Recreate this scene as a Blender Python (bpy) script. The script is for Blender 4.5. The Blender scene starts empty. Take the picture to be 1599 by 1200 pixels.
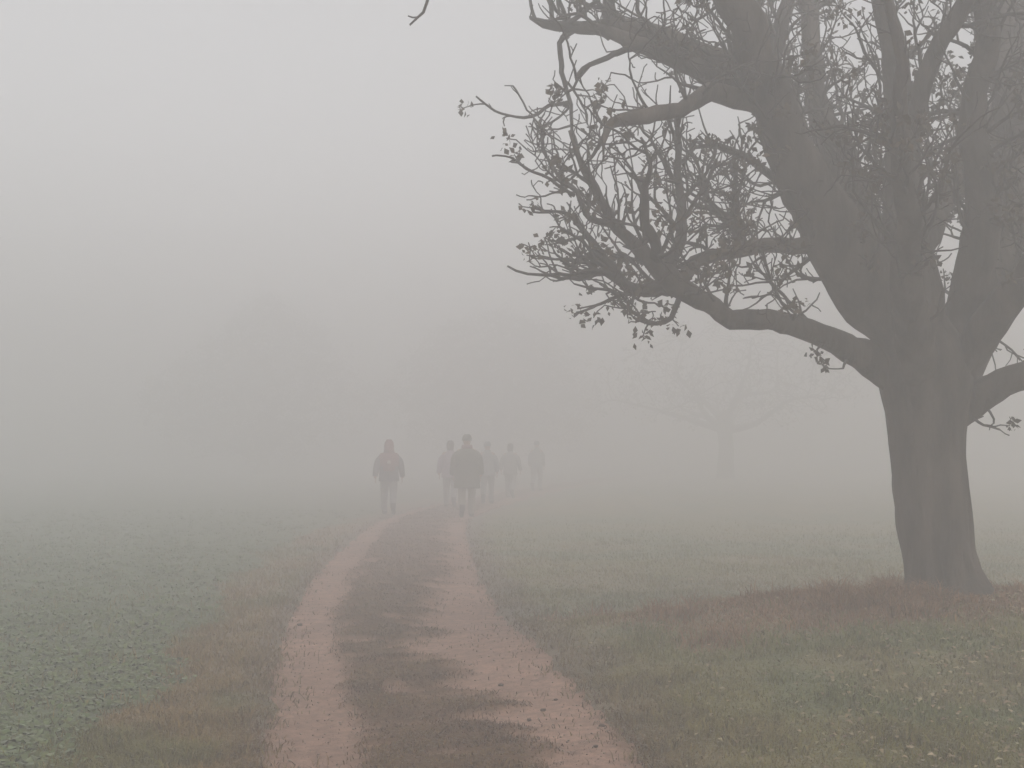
import bpy, math, random
import numpy as np
from mathutils import Vector, Matrix

random.seed(7)
rng = np.random.default_rng(11)
scene = bpy.context.scene
C = scene.collection

# ------------------------------------------------------------------ camera
F_PX, CX, CY, HORIZON = 1900.0, 799.5, 600.0, 695.0      # photograph is 1599 x 1200
EYE = 1.6
PITCH = math.atan((HORIZON - CY) / F_PX)
cam_d = bpy.data.cameras.new('camera'); cam = bpy.data.objects.new('camera', cam_d); C.objects.link(cam)
cam.location = (0, 0, EYE); cam.rotation_euler = (math.radians(90) + PITCH, 0, 0)
cam_d.sensor_width = 36.0; cam_d.lens = F_PX / 1599 * 36.0
cam_d.clip_start = 0.1; cam_d.clip_end = 2000
scene.camera = cam

# ------------------------------------------------------------------ sky, sun, exposure
SUN_EL, SUN_AZ = math.radians(50), math.radians(150)      # azimuth from +Y towards +X
world = bpy.data.worlds.new('World'); scene.world = world; world.use_nodes = True
wn = world.node_tree; wn.nodes.clear()
sky = wn.nodes.new('ShaderNodeTexSky'); sky.sky_type = 'NISHITA'; sky.sun_disc = False
sky.sun_elevation = SUN_EL; sky.sun_rotation = SUN_AZ
sky.air_density = 1.0; sky.dust_density = 1.5
hs = wn.nodes.new('ShaderNodeHueSaturation'); hs.inputs['Saturation'].default_value = 0.10
bg = wn.nodes.new('ShaderNodeBackground'); bg.inputs['Strength'].default_value = 0.12
wo = wn.nodes.new('ShaderNodeOutputWorld')
wn.links.new(sky.outputs[0], hs.inputs['Color']); wn.links.new(hs.outputs[0], bg.inputs['Color'])
wn.links.new(bg.outputs[0], wo.inputs['Surface'])
sd = bpy.data.lights.new('sun', 'SUN'); sd.energy = 0.6; sd.angle = math.radians(30); sd.color = (1.0, 0.97, 0.93)
sun = bpy.data.objects.new('sun', sd); C.objects.link(sun)
sv = Vector((math.sin(SUN_AZ) * math.cos(SUN_EL), math.cos(SUN_AZ) * math.cos(SUN_EL), math.sin(SUN_EL)))
sun.rotation_euler = (-sv).to_track_quat('-Z', 'Y').to_euler(); sun.location = (0, 0, 30)
vs = scene.view_settings
vs.view_transform = 'Standard'; vs.look = 'None'; vs.gamma = 1.0; vs.use_curve_mapping = False
vs.exposure = 0.93
cy = scene.cycles
cy.max_bounces = 6; cy.diffuse_bounces = 2; cy.glossy_bounces = 1; cy.transmission_bounces = 2
cy.volume_bounces = 3; cy.transparent_max_bounces = 8
cy.use_denoising = True

# ------------------------------------------------------------------ helpers
SP, CP = math.sin(PITCH), math.cos(PITCH)
def ray(x, y):
    a = (np.asarray(x, float) - CX) / F_PX; b = (CY - np.asarray(y, float)) / F_PX
    return np.stack([a, CP - b * SP, SP + b * CP], -1)
def at(x, y, Y):                        # photo pixel + distance -> point
    d = ray(x, y); return d * (np.asarray(Y, float) / d[..., 1])[..., None] + np.array([0, 0, EYE])
def ground_at(x, y):
    d = ray(x, y); return d * (-EYE / d[..., 2])[..., None] + np.array([0, 0, EYE])
def to_px(P):
    P = np.asarray(P, float) - np.array([0, 0, EYE])
    f = P[..., 1] * CP + P[..., 2] * SP; u = -P[..., 1] * SP + P[..., 2] * CP
    return CX + F_PX * P[..., 0] / f, CY - F_PX * u / f

def mesh_np(name, verts, faces, smooth=False, colors=None):
    """faces: (n,k) array or list of such arrays; colours per vertex"""
    if not isinstance(faces, list): faces = [faces]
    faces = [np.asarray(f, np.int32) for f in faces if len(f)]
    m = bpy.data.meshes.new(name)
    m.vertices.add(len(verts)); m.vertices.foreach_set('co', np.asarray(verts, np.float32).ravel())
    nl = sum(f.size for f in faces); nf = sum(len(f) for f in faces)
    m.loops.add(nl); m.polygons.add(nf)
    m.loops.foreach_set('vertex_index', np.concatenate([f.ravel() for f in faces]))
    sizes = np.concatenate([np.full(len(f), f.shape[1], np.int32) for f in faces])
    starts = np.zeros(nf, np.int32); starts[1:] = np.cumsum(sizes)[:-1]
    m.polygons.foreach_set('loop_start', starts)
    if smooth: m.polygons.foreach_set('use_smooth', np.ones(nf, bool))
    m.update(calc_edges=True)
    if colors is not None:
        a = m.color_attributes.new('tint', 'FLOAT_COLOR', 'POINT')
        c = np.ones((len(verts), 4), np.float32); c[:, :3] = colors
        a.data.foreach_set('color', c.ravel())
    return m
def link(name, mesh, mat=None, parent=None, **props):
    o = bpy.data.objects.new(name, mesh); C.objects.link(o)
    if mat is not None and mesh is not None: mesh.materials.append(mat)
    if parent is not None: o.parent = parent
    for k, v in props.items(): o[k] = v
    return o
def smooth(a, b, x):
    t = np.clip((x - a) / (b - a), 0, 1); return t * t * (3 - 2 * t)
def vnoise(x, y, seed=0):
    x = np.asarray(x, float); y = np.asarray(y, float)
    xi = np.floor(x).astype(np.int64); yi = np.floor(y).astype(np.int64); fx = x - xi; fy = y - yi
    def h(i, j):
        n = (i * 374761393 + j * 668265263 + seed * 982451653) & 0xffffffff
        n = ((n ^ (n >> 13)) * 1274126177) & 0xffffffff
        return ((n ^ (n >> 16)) & 0xffff) / 65535.0
    u = fx * fx * (3 - 2 * fx); v = fy * fy * (3 - 2 * fy)
    return (h(xi, yi) * (1 - u) + h(xi + 1, yi) * u) * (1 - v) + (h(xi, yi + 1) * (1 - u) + h(xi + 1, yi + 1) * u) * v
def fbm(x, y, seed=0, o=3):
    r = 0; a = 0.5; t = 0
    for k in range(o):
        r = r + a * vnoise(x * 2 ** k, y * 2 ** k, seed + k); t += a; a *= 0.5
    return r / t

# ------------------------------------------------------------------ materials
def mat_base(name, rough=0.9, spec=0.2):
    m = bpy.data.materials.new(name); m.use_nodes = True
    nt = m.node_tree; b = nt.nodes['Principled BSDF']
    b.inputs['Roughness'].default_value = rough; b.inputs['Specular IOR Level'].default_value = spec
    return m, nt, b
def noise_mat(name, c1, c2, scale=8.0, rough=0.9, bump=0.0, bscale=None, stretch=(1, 1, 1), spec=0.2, detail=6):
    m, nt, b = mat_base(name, rough, spec)
    tc = nt.nodes.new('ShaderNodeTexCoord'); mp = nt.nodes.new('ShaderNodeMapping'); mp.inputs['Scale'].default_value = stretch
    n = nt.nodes.new('ShaderNodeTexNoise'); n.inputs['Scale'].default_value = scale; n.inputs['Detail'].default_value = detail
    r = nt.nodes.new('ShaderNodeValToRGB'); r.color_ramp.elements[0].position = 0.3; r.color_ramp.elements[1].position = 0.7
    r.color_ramp.elements[0].color = (*c1, 1); r.color_ramp.elements[1].color = (*c2, 1)
    L = nt.links.new
    L(tc.outputs['Object'], mp.inputs[0]); L(mp.outputs[0], n.inputs['Vector']); L(n.outputs['Fac'], r.inputs[0]); L(r.outputs[0], b.inputs['Base Color'])
    if bump:
        n2 = nt.nodes.new('ShaderNodeTexNoise'); n2.inputs['Scale'].default_value = bscale or scale * 4; n2.inputs['Detail'].default_value = 8
        L(mp.outputs[0], n2.inputs['Vector'])
        bp = nt.nodes.new('ShaderNodeBump'); bp.inputs['Strength'].default_value = bump; bp.inputs['Distance'].default_value = 0.03
        L(n2.outputs['Fac'], bp.inputs['Height']); L(bp.outputs[0], b.inputs['Normal'])
    return m
def tint_mat(name, rough=0.8, noise=None, bump=0.0, bscale=40, sheen=0.0, spec=0.15):
    """colour from the per-vertex tint, with fine procedural variation"""
    m, nt, b = mat_base(name, rough, spec); L = nt.links.new
    at_ = nt.nodes.new('ShaderNodeVertexColor'); at_.layer_name = 'tint'
    out = at_.outputs['Color']
    if noise:
        tc = nt.nodes.new('ShaderNodeTexCoord')
        n = nt.nodes.new('ShaderNodeTexNoise'); n.inputs['Scale'].default_value = noise; n.inputs['Detail'].default_value = 8
        n.inputs['Roughness'].default_value = 0.7
        L(tc.outputs['Object'], n.inputs['Vector'])
        mr = nt.nodes.new('ShaderNodeMapRange'); mr.inputs[1].default_value = 0.25; mr.inputs[2].default_value = 0.75
        mr.inputs[3].default_value = 0.55; mr.inputs[4].default_value = 1.45
        L(n.outputs['Fac'], mr.inputs[0])
        mx = nt.nodes.new('ShaderNodeMix'); mx.data_type = 'RGBA'; mx.blend_type = 'MULTIPLY'; mx.inputs[0].default_value = 1.0
        L(out, mx.inputs[6]); L(mr.outputs[0], mx.inputs[7]); out = mx.outputs[2]
        if bump:
            n2 = nt.nodes.new('ShaderNodeTexNoise'); n2.inputs['Scale'].default_value = bscale; n2.inputs['Detail'].default_value = 6
            L(tc.outputs['Object'], n2.inputs['Vector'])
            bp = nt.nodes.new('ShaderNodeBump'); bp.inputs['Strength'].default_value = bump; bp.inputs['Distance'].default_value = 0.02
            L(n2.outputs['Fac'], bp.inputs['Height']); L(bp.outputs[0], b.inputs['Normal'])
    b.inputs['Sheen Weight'].default_value = sheen; b.inputs['Sheen Roughness'].default_value = 0.4
    L(out, b.inputs['Base Color'])
    return m
M_GROUND = tint_mat('field_soil_and_turf', 0.95, noise=9.0, bump=0.6, bscale=45, sheen=0.30)          # dew on the turf
M_TRACK = tint_mat('trodden_earth', 0.95, noise=14.0, bump=0.5, bscale=70)
M_GRASS = tint_mat('grass_blades', 0.75, sheen=0.30)
M_LEAF = tint_mat('withered_leaves', 0.7)
M_CROP = tint_mat('dewy_crop_leaves', 0.7, sheen=0.22)
M_BARK = noise_mat('old_bark', (0.022, 0.018, 0.015), (0.105, 0.085, 0.070), 7.0, 0.95, 1.0, 20, (1, 1, 0.25))
M_TWIG = noise_mat('twig_bark', (0.035, 0.030, 0.026), (0.060, 0.050, 0.044), 3.0, 0.9)

# ------------------------------------------------------------------ the track: its edges from the photograph, in metres
rows = np.array([(1200, 388, 565, 815, 1026), (1150, 395, 558, 788, 980), (1100, 403, 552, 758, 930), (1050, 411, 548, 724, 876),
                 (1000, 425, 540, 690, 822), (950, 448, 537, 685, 790), (900, 482, 548, 682, 757), (860, 520, 575, 688, 742),
                 (830, 560, 600, 695, 733), (810, 590, 622, 702, 735)], float)
tab = []
for r in rows:
    p = ground_at(r[1:], np.full(4, r[0])); tab.append((p[0, 1], *p[:, 0]))
tab = np.array(tab)
wid = tab[-1, 1:] - tab[-1, [1, 4]].mean()
c6 = tab[0, 1:]
ext_near = [(-14, *(c6 + 2.2)), (-6, *(c6 + 1.3)), (0, *(c6 + 0.62))]
ext_far = [(y, *(cx + wid)) for y, cx in ((32, -1.35), (38, -0.35), (45, 1.05), (60, 5.0), (90, 15.0), (130, 30.0))]
tab = np.array(ext_near + tab.tolist() + ext_far)
def edges(Y):
    return [np.interp(Y, tab[:, 0], tab[:, k]) for k in (1, 2, 3, 4)]

TREE = at(1474, 928, 9.3)              # the near tree stands on a low bank
def bank(X, Y):
    u = X - TREE[0]; v = Y - TREE[1] - 0.12 * np.minimum(u, 0)
    w = np.where(v < 0, 2.5, 1.6)
    return TREE[2] * np.exp(-(np.abs(v) / w) ** 2.2) * smooth(-4.4, -0.2, u + 0.4 * np.sin(v * 1.3))
def terrain(X, Y):
    return bank(X, Y) + 0.05 * (fbm(X * 0.35, Y * 0.35, 3) - 0.5) + 0.025 * (fbm(X * 1.7, Y * 1.7, 9) - 0.5)
def lanes(X, Y):
    """dirt weight 0..1 of both wheel ruts, inside weight of the whole track"""
    a, b, c, d = edges(Y)
    n1 = (fbm(X * 2.2, Y * 1.4, 21) - 0.5) * 0.30; n2 = (fbm(X * 7, Y * 9, 22) - 0.5) * 0.22
    n = n1 + n2
    left = smooth(-0.10, 0.10, np.minimum(X - a + n * 0.6, b - X + n))
    worn = (fbm(X * 1.1, Y * 3.2, 33) - 0.5) * 0.85                      # grass worn away in tongues on the right rut's inner side
    worn = worn + 0.30 * np.exp(-((Y - 10.2) / 1.8) ** 2)
    right = smooth(-0.22, 0.16, np.minimum(X - c + n + worn, d - X + n * 0.6))
    inside = smooth(-0.10, 0.10, np.minimum(X - a, d - X) + n * 0.6)
    bare = 0.8 * smooth(0.60, 0.72, fbm(X * 2.6, Y * 4.5, 34, 4)) * inside          # bald spots on the hump
    return np.clip(np.maximum(np.maximum(left, right), bare), 0, 1), inside
def brown_patch(X, Y):
    """withered strip under the tree"""
    n = (fbm(X * 0.8, Y * 0.8, 41) - 0.5) * 1.6 + (fbm(X * 3, Y * 3, 42) - 0.5) * 0.6
    u = X - TREE[0]; v = Y - TREE[1]
    front = 0.95 - 0.10 * np.maximum(-u - 1.0, 0) ** 1.3
    d = np.minimum(np.minimum(v + front, 2.0 - v - 0.10 * np.maximum(-u, 0)), u + 2.5 + 0.4 * v)
    return smooth(-0.25, 0.45, d + n * 0.55) * (0.35 + 0.65 * smooth(-2.4, -1.0, u + n * 0.5))
def crop_weight(X, Y):
    a = edges(Y)[0]
    n = (fbm(X * 0.9, Y * 0.5, 51) - 0.5) * 1.0 + (fbm(X * 4, Y * 3, 52) - 0.5) * 0.35
    return smooth(-0.12, 0.12, (a - 0.78) - X + n)

COL = dict(crop=(0.082, 0.122, 0.034), soil=(0.066, 0.064, 0.030), verge=(0.215, 0.135, 0.042), meadow=(0.185, 0.165, 0.040), cool=(0.140, 0.155, 0.046),
           rim_shade=(0.135, 0.085, 0.042), straw=(0.260, 0.205, 0.090), dirt=(0.325, 0.202, 0.150), centre=(0.125, 0.070, 0.036), brown=(0.265, 0.145, 0.078))
COL = {k: np.array(v) for k, v in COL.items()}
def mixc(a, b, w): return a * (1 - w[:, None]) + b * w[:, None]
def turf_colour(X, Y):
    """patchwork of grass colours: yellow green, cooler green, straw, orange brown verge, dark rim painted in as shade beside the ruts"""
    a, b, c, d = edges(Y); n = len(X)
    w1 = smooth(0.42, 0.60, fbm(X * 0.45, Y * 0.55, 61)); w2 = smooth(0.50, 0.66, fbm(X * 0.8, Y * 1.1, 64, 4))
    right = mixc(np.tile(COL['meadow'], (n, 1)), COL['cool'], w1)
    right = mixc(right, COL['straw'], 0.6 * w2)
    rim_shade = smooth(0.55, 0.05, X - d + (fbm(X * 2, Y * 2, 65) - 0.5) * 0.7)  # shadow along the track edge, painted into the turf colour
    right = mixc(right, COL['rim_shade'], rim_shade * 0.75)
    lw = smooth(0.40, 0.58, fbm(X * 0.9, Y * 0.8, 66, 4))
    left = mixc(np.tile(COL['verge'], (n, 1)), COL['meadow'] * 0.75, lw)
    left = mixc(left, COL['rim_shade'], smooth(0.22, 0.0, a - X) * 0.6)  # same painted edge shade on the left verge
    side = smooth(-0.2, 0.2, X - (a + d) / 2)
    return mixc(left, right, side)
def ground_colour(X, Y):
    a, b, c, d = edges(Y)
    n2 = fbm(X * 2.5, Y * 2.5, 62); side = X > (a + d) / 2
    col = turf_colour(X, Y) * 0.8
    col = mixc(col, COL['crop'] * 0.72 + COL['soil'] * 0.2, crop_weight(X, Y) * ~side)
    col = mixc(col, COL['brown'] * 0.9, brown_patch(X, Y) * side)
    return col * (0.85 + 0.3 * n2)[:, None]

def grade(lo, f0, f1, hi, step, grow=1.16):
    core = list(np.arange(f0, f1 + 1e-6, step)); up = []; s = step; v = core[-1]
    while v < hi: s *= grow; v = min(v + s, hi); up.append(v)
    dn = []; s = step; v = core[0]
    while v > lo: s *= grow; v = max(v - s, lo); dn.append(v)
    return np.array(dn[::-1] + core + up)
FAR = 320.0
gx = grade(-FAR, -6.5, 8.5, FAR, 0.055); gy = grade(-60, 4.6, 19, FAR, 0.055)
XX, YY = np.meshgrid(gx, gy); X = XX.ravel(); Y = YY.ravel()
_, ins = lanes(X, Y)
a_, b_, c_, d_ = edges(Y)
deep = smooth(0.0, 0.16, np.minimum(X - a_, d_ - X))
crop_bump = crop_weight(X, Y) * (fbm(X * 9, Y * 9, 71) - 0.5) * 0.05
Z = terrain(X, Y) + crop_bump - 0.09 * deep
nx, ny = len(gx), len(gy)
i = np.arange((nx - 1) * (ny - 1)); r_ = i // (nx - 1) * nx + i % (nx - 1)
faces = np.stack([r_, r_ + 1, r_ + nx + 1, r_ + nx], 1)
link('ground', mesh_np('ground', np.stack([X, Y, Z], 1), faces, True, ground_colour(X, Y)), M_GROUND, kind='structure')

ty = np.concatenate([np.arange(-14, 4.6, 0.3), np.arange(4.6, 16, 0.03), np.arange(16, 34, 0.08), np.arange(34, 130, 0.6)])
tu = np.arange(-0.35, 1.351, 0.0145)
UU, YT = np.meshgrid(tu, ty); U = UU.ravel(); Y = YT.ravel()
a_, b_, c_, d_ = edges(Y)
X = a_ + (d_ - a_) * np.clip(U, -0.2, 1.2)
X = a_ - 0.3 + (d_ - a_ + 0.6) * ((U + 0.35) / 1.70)
lane, ins = lanes(X, Y)
out = np.minimum(X - a_, d_ - X)
Z = terrain(X, Y) - 0.032 * lane + 0.012 * (1 - lane) * (fbm(X * 6, Y * 6, 81)) + 0.008 * (fbm(X * 11, Y * 11, 82) - 0.5) - 0.16 * smooth(0.10, -0.22, out + (fbm(X * 6, Y * 5, 23) - 0.5) * 0.40)
n = fbm(X * 1.3, Y * 1.3, 83); n5 = fbm(X * 5, Y * 9, 84)
dirt = COL['dirt'] * (0.78 + 0.44 * n)[:, None] * (0.82 + 0.36 * n5)[:, None]
cen = mixc(np.tile(COL['centre'], (len(X), 1)), COL['dirt'] * 0.7, 0.45 * smooth(11.5, 16, Y + 3 * (n - 0.5)))     # further on the hump is worn bare
colr = mixc(cen * (0.75 + 0.5 * n5)[:, None], dirt, lane)
nx, ny = len(tu), len(ty); i = np.arange((nx - 1) * (ny - 1)); r_ = i // (nx - 1) * nx + i % (nx - 1)
faces = np.stack([r_, r_ + 1, r_ + nx + 1, r_ + nx], 1)
link('dirt_track', mesh_np('dirt_track', np.stack([X, Y, Z], 1), faces, True, colr), M_TRACK, kind='structure')
def height(X, Y):
    a, b, c, d = edges(Y); lane, _ = lanes(X, Y)
    o = smooth(0.0, 0.1, np.minimum(X - a, d - X))
    return terrain(X, Y) - 0.03 * lane * o

# ------------------------------------------------------------------ grass, crop and litter (nobody could count them)
def frustum_points(n, y0, y1, power=2.0, margin=1.2):
    u = rng.random(n)
    if power == 1: Yp = y0 * (y1 / y0) ** u
    else:
        k = 1 - power; Yp = (y0 ** k + u * (y1 ** k - y0 ** k)) ** (1 / k)
    half = Yp * (800 / F_PX) + margin
    return (rng.random(n) * 2 - 1) * half, Yp
def blades(X, Y, h, w, col, lean=0.5, flop=0.5):
    n = len(X); th = rng.random(n) * 6.283; ph = rng.random(n) * 6.283
    Z = height(X, Y) - 0.006
    side = np.stack([np.cos(th), np.sin(th), np.zeros(n)], 1) * (w / 2)[:, None]
    ld = np.stack([np.cos(ph), np.sin(ph), np.zeros(n)], 1) * (h * lean * rng.random(n))[:, None]
    b = np.stack([X, Y, Z], 1)
    mid = b + ld * 0.35 + np.stack([np.zeros(n)] * 2 + [h * 0.6], 1)
    tip = b + ld * (1 + flop * rng.random(n))[:, None] + np.stack([np.zeros(n)] * 2 + [h * (1 - 0.3 * rng.random(n))], 1)
    V = np.stack([b - side, b + side, mid - side * 0.8, mid + side * 0.8, tip], 1).reshape(-1, 3)
    k = np.arange(n)[:, None] * 5
    return V, [k + np.array([[0, 1, 3, 2]]), k + np.array([[2, 3, 4]])], np.repeat(col, 5, 0)
def jit(col, n, a=0.25):
    c = np.tile(col, (n, 1)) if col.ndim == 1 else col
    return c * (1 - a + 2 * a * rng.random(n))[:, None] * (1 + 0.12 * (rng.random((n, 3)) - 0.5))

# meadow and verge grass
X, Y = frustum_points(420000, 4.7, 28, 1.9)
a_, b_, c_, d_ = edges(Y)
lane, ins = lanes(X, Y); cw = crop_weight(X, Y); bw = brown_patch(X, Y) * (X > d_)
edge_ok = np.minimum(X - a_, d_ - X) < -0.02 + rng.exponential(0.07, len(X)) * smooth(0.30, 0.60, fbm(X * 4, Y * 5, 94)) * 1.6
keep = edge_ok & (rng.random(len(X)) < smooth(28, 17, Y)) & (rng.random(len(X)) > cw * 0.93) & (rng.random(len(X)) > bw * 0.85) & (rng.random(len(X)) < 0.35 + 0.9 * fbm(X * 3, Y * 3, 91))
X, Y = X[keep], Y[keep]; n = len(X); a_, b_, c_, d_ = edges(Y)
leftv = X < a_
tuft = fbm(X * 1.3, Y * 1.6, 93); tuft2 = smooth(0.5, 0.7, fbm(X * 3.1, Y * 3.5, 99))
col = turf_colour(X, Y)
col = mixc(col, np.tile(COL['straw'], (n, 1)), 0.55 * rng.random(n) ** 3)
h = (0.016 + 0.036 * rng.random(n)) * (0.5 + 0.8 * tuft + 0.9 * tuft2) * np.where(leftv, 1.35, 1.0)
w = 0.0035 + 0.00045 * Y
V, Fc, cc = blades(X, Y, h, w, jit(col, n, 0.3), 1.5)
link('grass', mesh_np('grass', V, Fc, False, cc), M_GRASS, kind='stuff', label='short autumn grass beside the track, green to straw yellow', category='grass')

# matted brown grass on the hump between the ruts
Xc, Yc = frustum_points(150000, 4.7, 34, 1.8, 0.0)
a_, b_, c_, d_ = edges(Yc); Xc = a_ + (d_ - a_) * rng.random(len(Yc))
lane, ins = lanes(Xc, Yc); keep = rng.random(len(Xc)) > np.maximum(lane ** 0.6 * 0.993, 0.45 * smooth(11.5, 16, Yc + 3 * (fbm(Xc * 1.3, Yc * 1.3, 83) - 0.5)))
Xc, Yc = Xc[keep], Yc[keep]; n = len(Xc)
col = mixc(np.tile(COL['centre'], (n, 1)), np.tile(COL['verge'] * 0.8, (n, 1)), rng.random(n) * smooth(0.35, 0.65, fbm(Xc * 2, Yc * 3, 95)))
V, Fc, cc = blades(Xc, Yc, (0.012 + 0.030 * rng.random(n)) * (0.4 + 1.3 * fbm(Xc * 4, Yc * 5, 87)), 0.004 + 0.0004 * Yc, jit(col, n, 0.5), 1.8)
link('matted_grass', mesh_np('matted_grass', V, Fc, False, cc), M_GRASS, kind='stuff', label='matted brown grass on the hump between the two wheel ruts', category='grass')

# withered grass under the tree
X, Y = frustum_points(190000, 6.6, 13, 1.2, 1.5)
keep = (X > 0.2) & (rng.random(len(X)) < brown_patch(X, Y) * 1.05 - 0.05); X, Y = X[keep], Y[keep]; n = len(X)
keep = np.hypot(X - TREE[0], Y - TREE[1]) > 0.33; X, Y = X[keep], Y[keep]; n = len(X)
col = mixc(np.tile(COL['brown'], (n, 1)), np.tile(COL['straw'] * np.array([1.0, 0.8, 0.8]), (n, 1)), 0.5 * rng.random(n) ** 2)
h = (0.03 + 0.05 * rng.random(n)) * (0.35 + 0.8 * fbm(X * 1.6, Y * 1.6, 96) + 1.9 * smooth(0.58, 0.76, fbm(X * 2.6, Y * 2.6, 100)))
V, Fc, cc = blades(X, Y, h, 0.005 + 0.0003 * Y, jit(col, n, 0.35), 1.6)
link('withered_grass', mesh_np('withered_grass', V, Fc, False, cc), M_GRASS, kind='stuff', label='reddish brown withered grass around the foot of the near tree', category='grass')

# leafy crop on the left field
def leaflets(X, Y, size, col, up=0.5, z0=0.0, flat=False, Zb=None):
    """bent broad leaves: six vertices, two quads each"""
    n = len(X); th = rng.random(n) * 6.283
    el = up * (0.4 + 0.9 * rng.random(n))
    d = np.stack([np.cos(th) * np.cos(el), np.sin(th) * np.cos(el), np.sin(el)], 1)
    d2 = np.stack([np.cos(th), np.sin(th), np.sin(el * 0.2 - 0.35)], 1)
    s = np.stack([-np.sin(th), np.cos(th), (rng.random(n) - 0.5) * 0.6], 1)
    b = np.stack([X, Y, (height(X, Y) if Zb is None else Zb) + z0], 1); S = size[:, None]
    m = b + d * S * 0.55; t = m + d2 * S * 0.5
    V = np.stack([b - s * S * 0.06, b + s * S * 0.06, m - s * S * 0.30, m + s * S * 0.30, t - s * S * 0.10, t + s * S * 0.10], 1).reshape(-1, 3)
    k = np.arange(n)[:, None] * 6
    return V, [k + np.array([[0, 1, 3, 2]]), k + np.array([[2, 3, 5, 4]])], np.repeat(col, 6, 0)
X, Y = frustum_points(52000, 4.7, 30, 1.8, 1.5)
keep = (X < edges(Y)[0]) & (rng.random(len(X)) < crop_weight(X, Y)) & (rng.random(len(X)) < 0.25 + 0.9 * fbm(X * 2.2, Y * 2.2, 97))
X, Y = X[keep], Y[keep]
rep = 6; n = len(X) * rep
size = np.repeat((0.016 + 0.036 * rng.random(len(X))) * (0.7 + 0.9 * fbm(X * 1.5, Y * 1.5, 102)), rep) * (0.7 + 0.6 * rng.random(n))
Xr = np.repeat(X, rep) + rng.normal(0, 0.022, n); Yr = np.repeat(Y, rep) + rng.normal(0, 0.022, n)
base = mixc(np.tile(COL['crop'], (len(X), 1)), np.tile(np.array([0.135, 0.165, 0.062]), (len(X), 1)), rng.random(len(X)) ** 2)
V, Fc, cc = leaflets(Xr, Yr, size, jit(np.repeat(base, rep, 0), n, 0.3), 0.9, 0.005)
link('crop_seedlings', mesh_np('crop_seedlings', V, Fc, False, cc), M_CROP, kind='stuff', label='low leafy green crop covering the field left of the track', category='crop')

# fallen leaves in the meadow
X, Y = frustum_points(16000, 4.7, 20, 1.6, 1.0)
X = np.abs(X); lane, ins = lanes(X, Y); a_, b_, c_, d_ = edges(Y)
dens = 0.10 + 0.9 * smooth(1.2, 3.5, X) * smooth(0.35, 0.6, fbm(X * 0.8, Y * 0.8, 98))
keep = (X > d_ + 0.1) & (rng.random(len(X)) < dens * 0.8); X, Y = X[keep], Y[keep]; n = len(X)
col = mixc(np.tile(np.array([0.40, 0.34, 0.22]), (n, 1)), np.tile(np.array([0.22, 0.14, 0.08]), (n, 1)), rng.random(n))
V, Fc, cc = leaflets(X, Y, 0.018 + 0.030 * rng.random(n), jit(col, n, 0.3), 0.6, 0.022)
link('leaf_litter', mesh_np('leaf_litter', V, Fc, False, cc), M_LEAF, kind='stuff', label='pale fallen leaves scattered in the meadow grass', category='leaves')

# grit on the track
Xg, Yg = frustum_points(14000, 4.7, 20, 1.9, 0.0)
a_, b_, c_, d_ = edges(Yg); Xg = a_ + (d_ - a_) * rng.random(len(Yg))
lane, ins = lanes(Xg, Yg); keep = rng.random(len(Xg)) < lane * 0.35; Xg, Yg = Xg[keep], Yg[keep]; n = len(Xg)
sz = 0.0025 + 0.007 * rng.random(n) ** 3
oct_ = np.array([[1, 0, 0], [0, 1, 0], [-1, 0, 0], [0, -1, 0], [0, 0, .8], [0, 0, -.8]], float)
V = (oct_[None] * (0.7 + 0.6 * rng.random((n, 6, 1))) * sz[:, None, None] + np.stack([Xg, Yg, height(Xg, Yg) + sz * 0.3], 1)[:, None]).reshape(-1, 3)
ot = np.array([[0, 1, 4], [1, 2, 4], [2, 3, 4], [3, 0, 4], [1, 0, 5], [2, 1, 5], [3, 2, 5], [0, 3, 5]])
Fc = (np.arange(n)[:, None, None] * 6 + ot[None]).reshape(-1, 3)
col = mixc(np.tile(COL['dirt'] * 0.55, (n, 1)), np.tile(np.array([0.34, 0.27, 0.22]), (n, 1)), rng.random(n))
link('grit', mesh_np('grit', V, Fc, False, np.repeat(col, 6, 0)), M_GRASS, kind='stuff', label='fine grit and crumbs of earth on the bare wheel ruts', category='grit')

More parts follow.
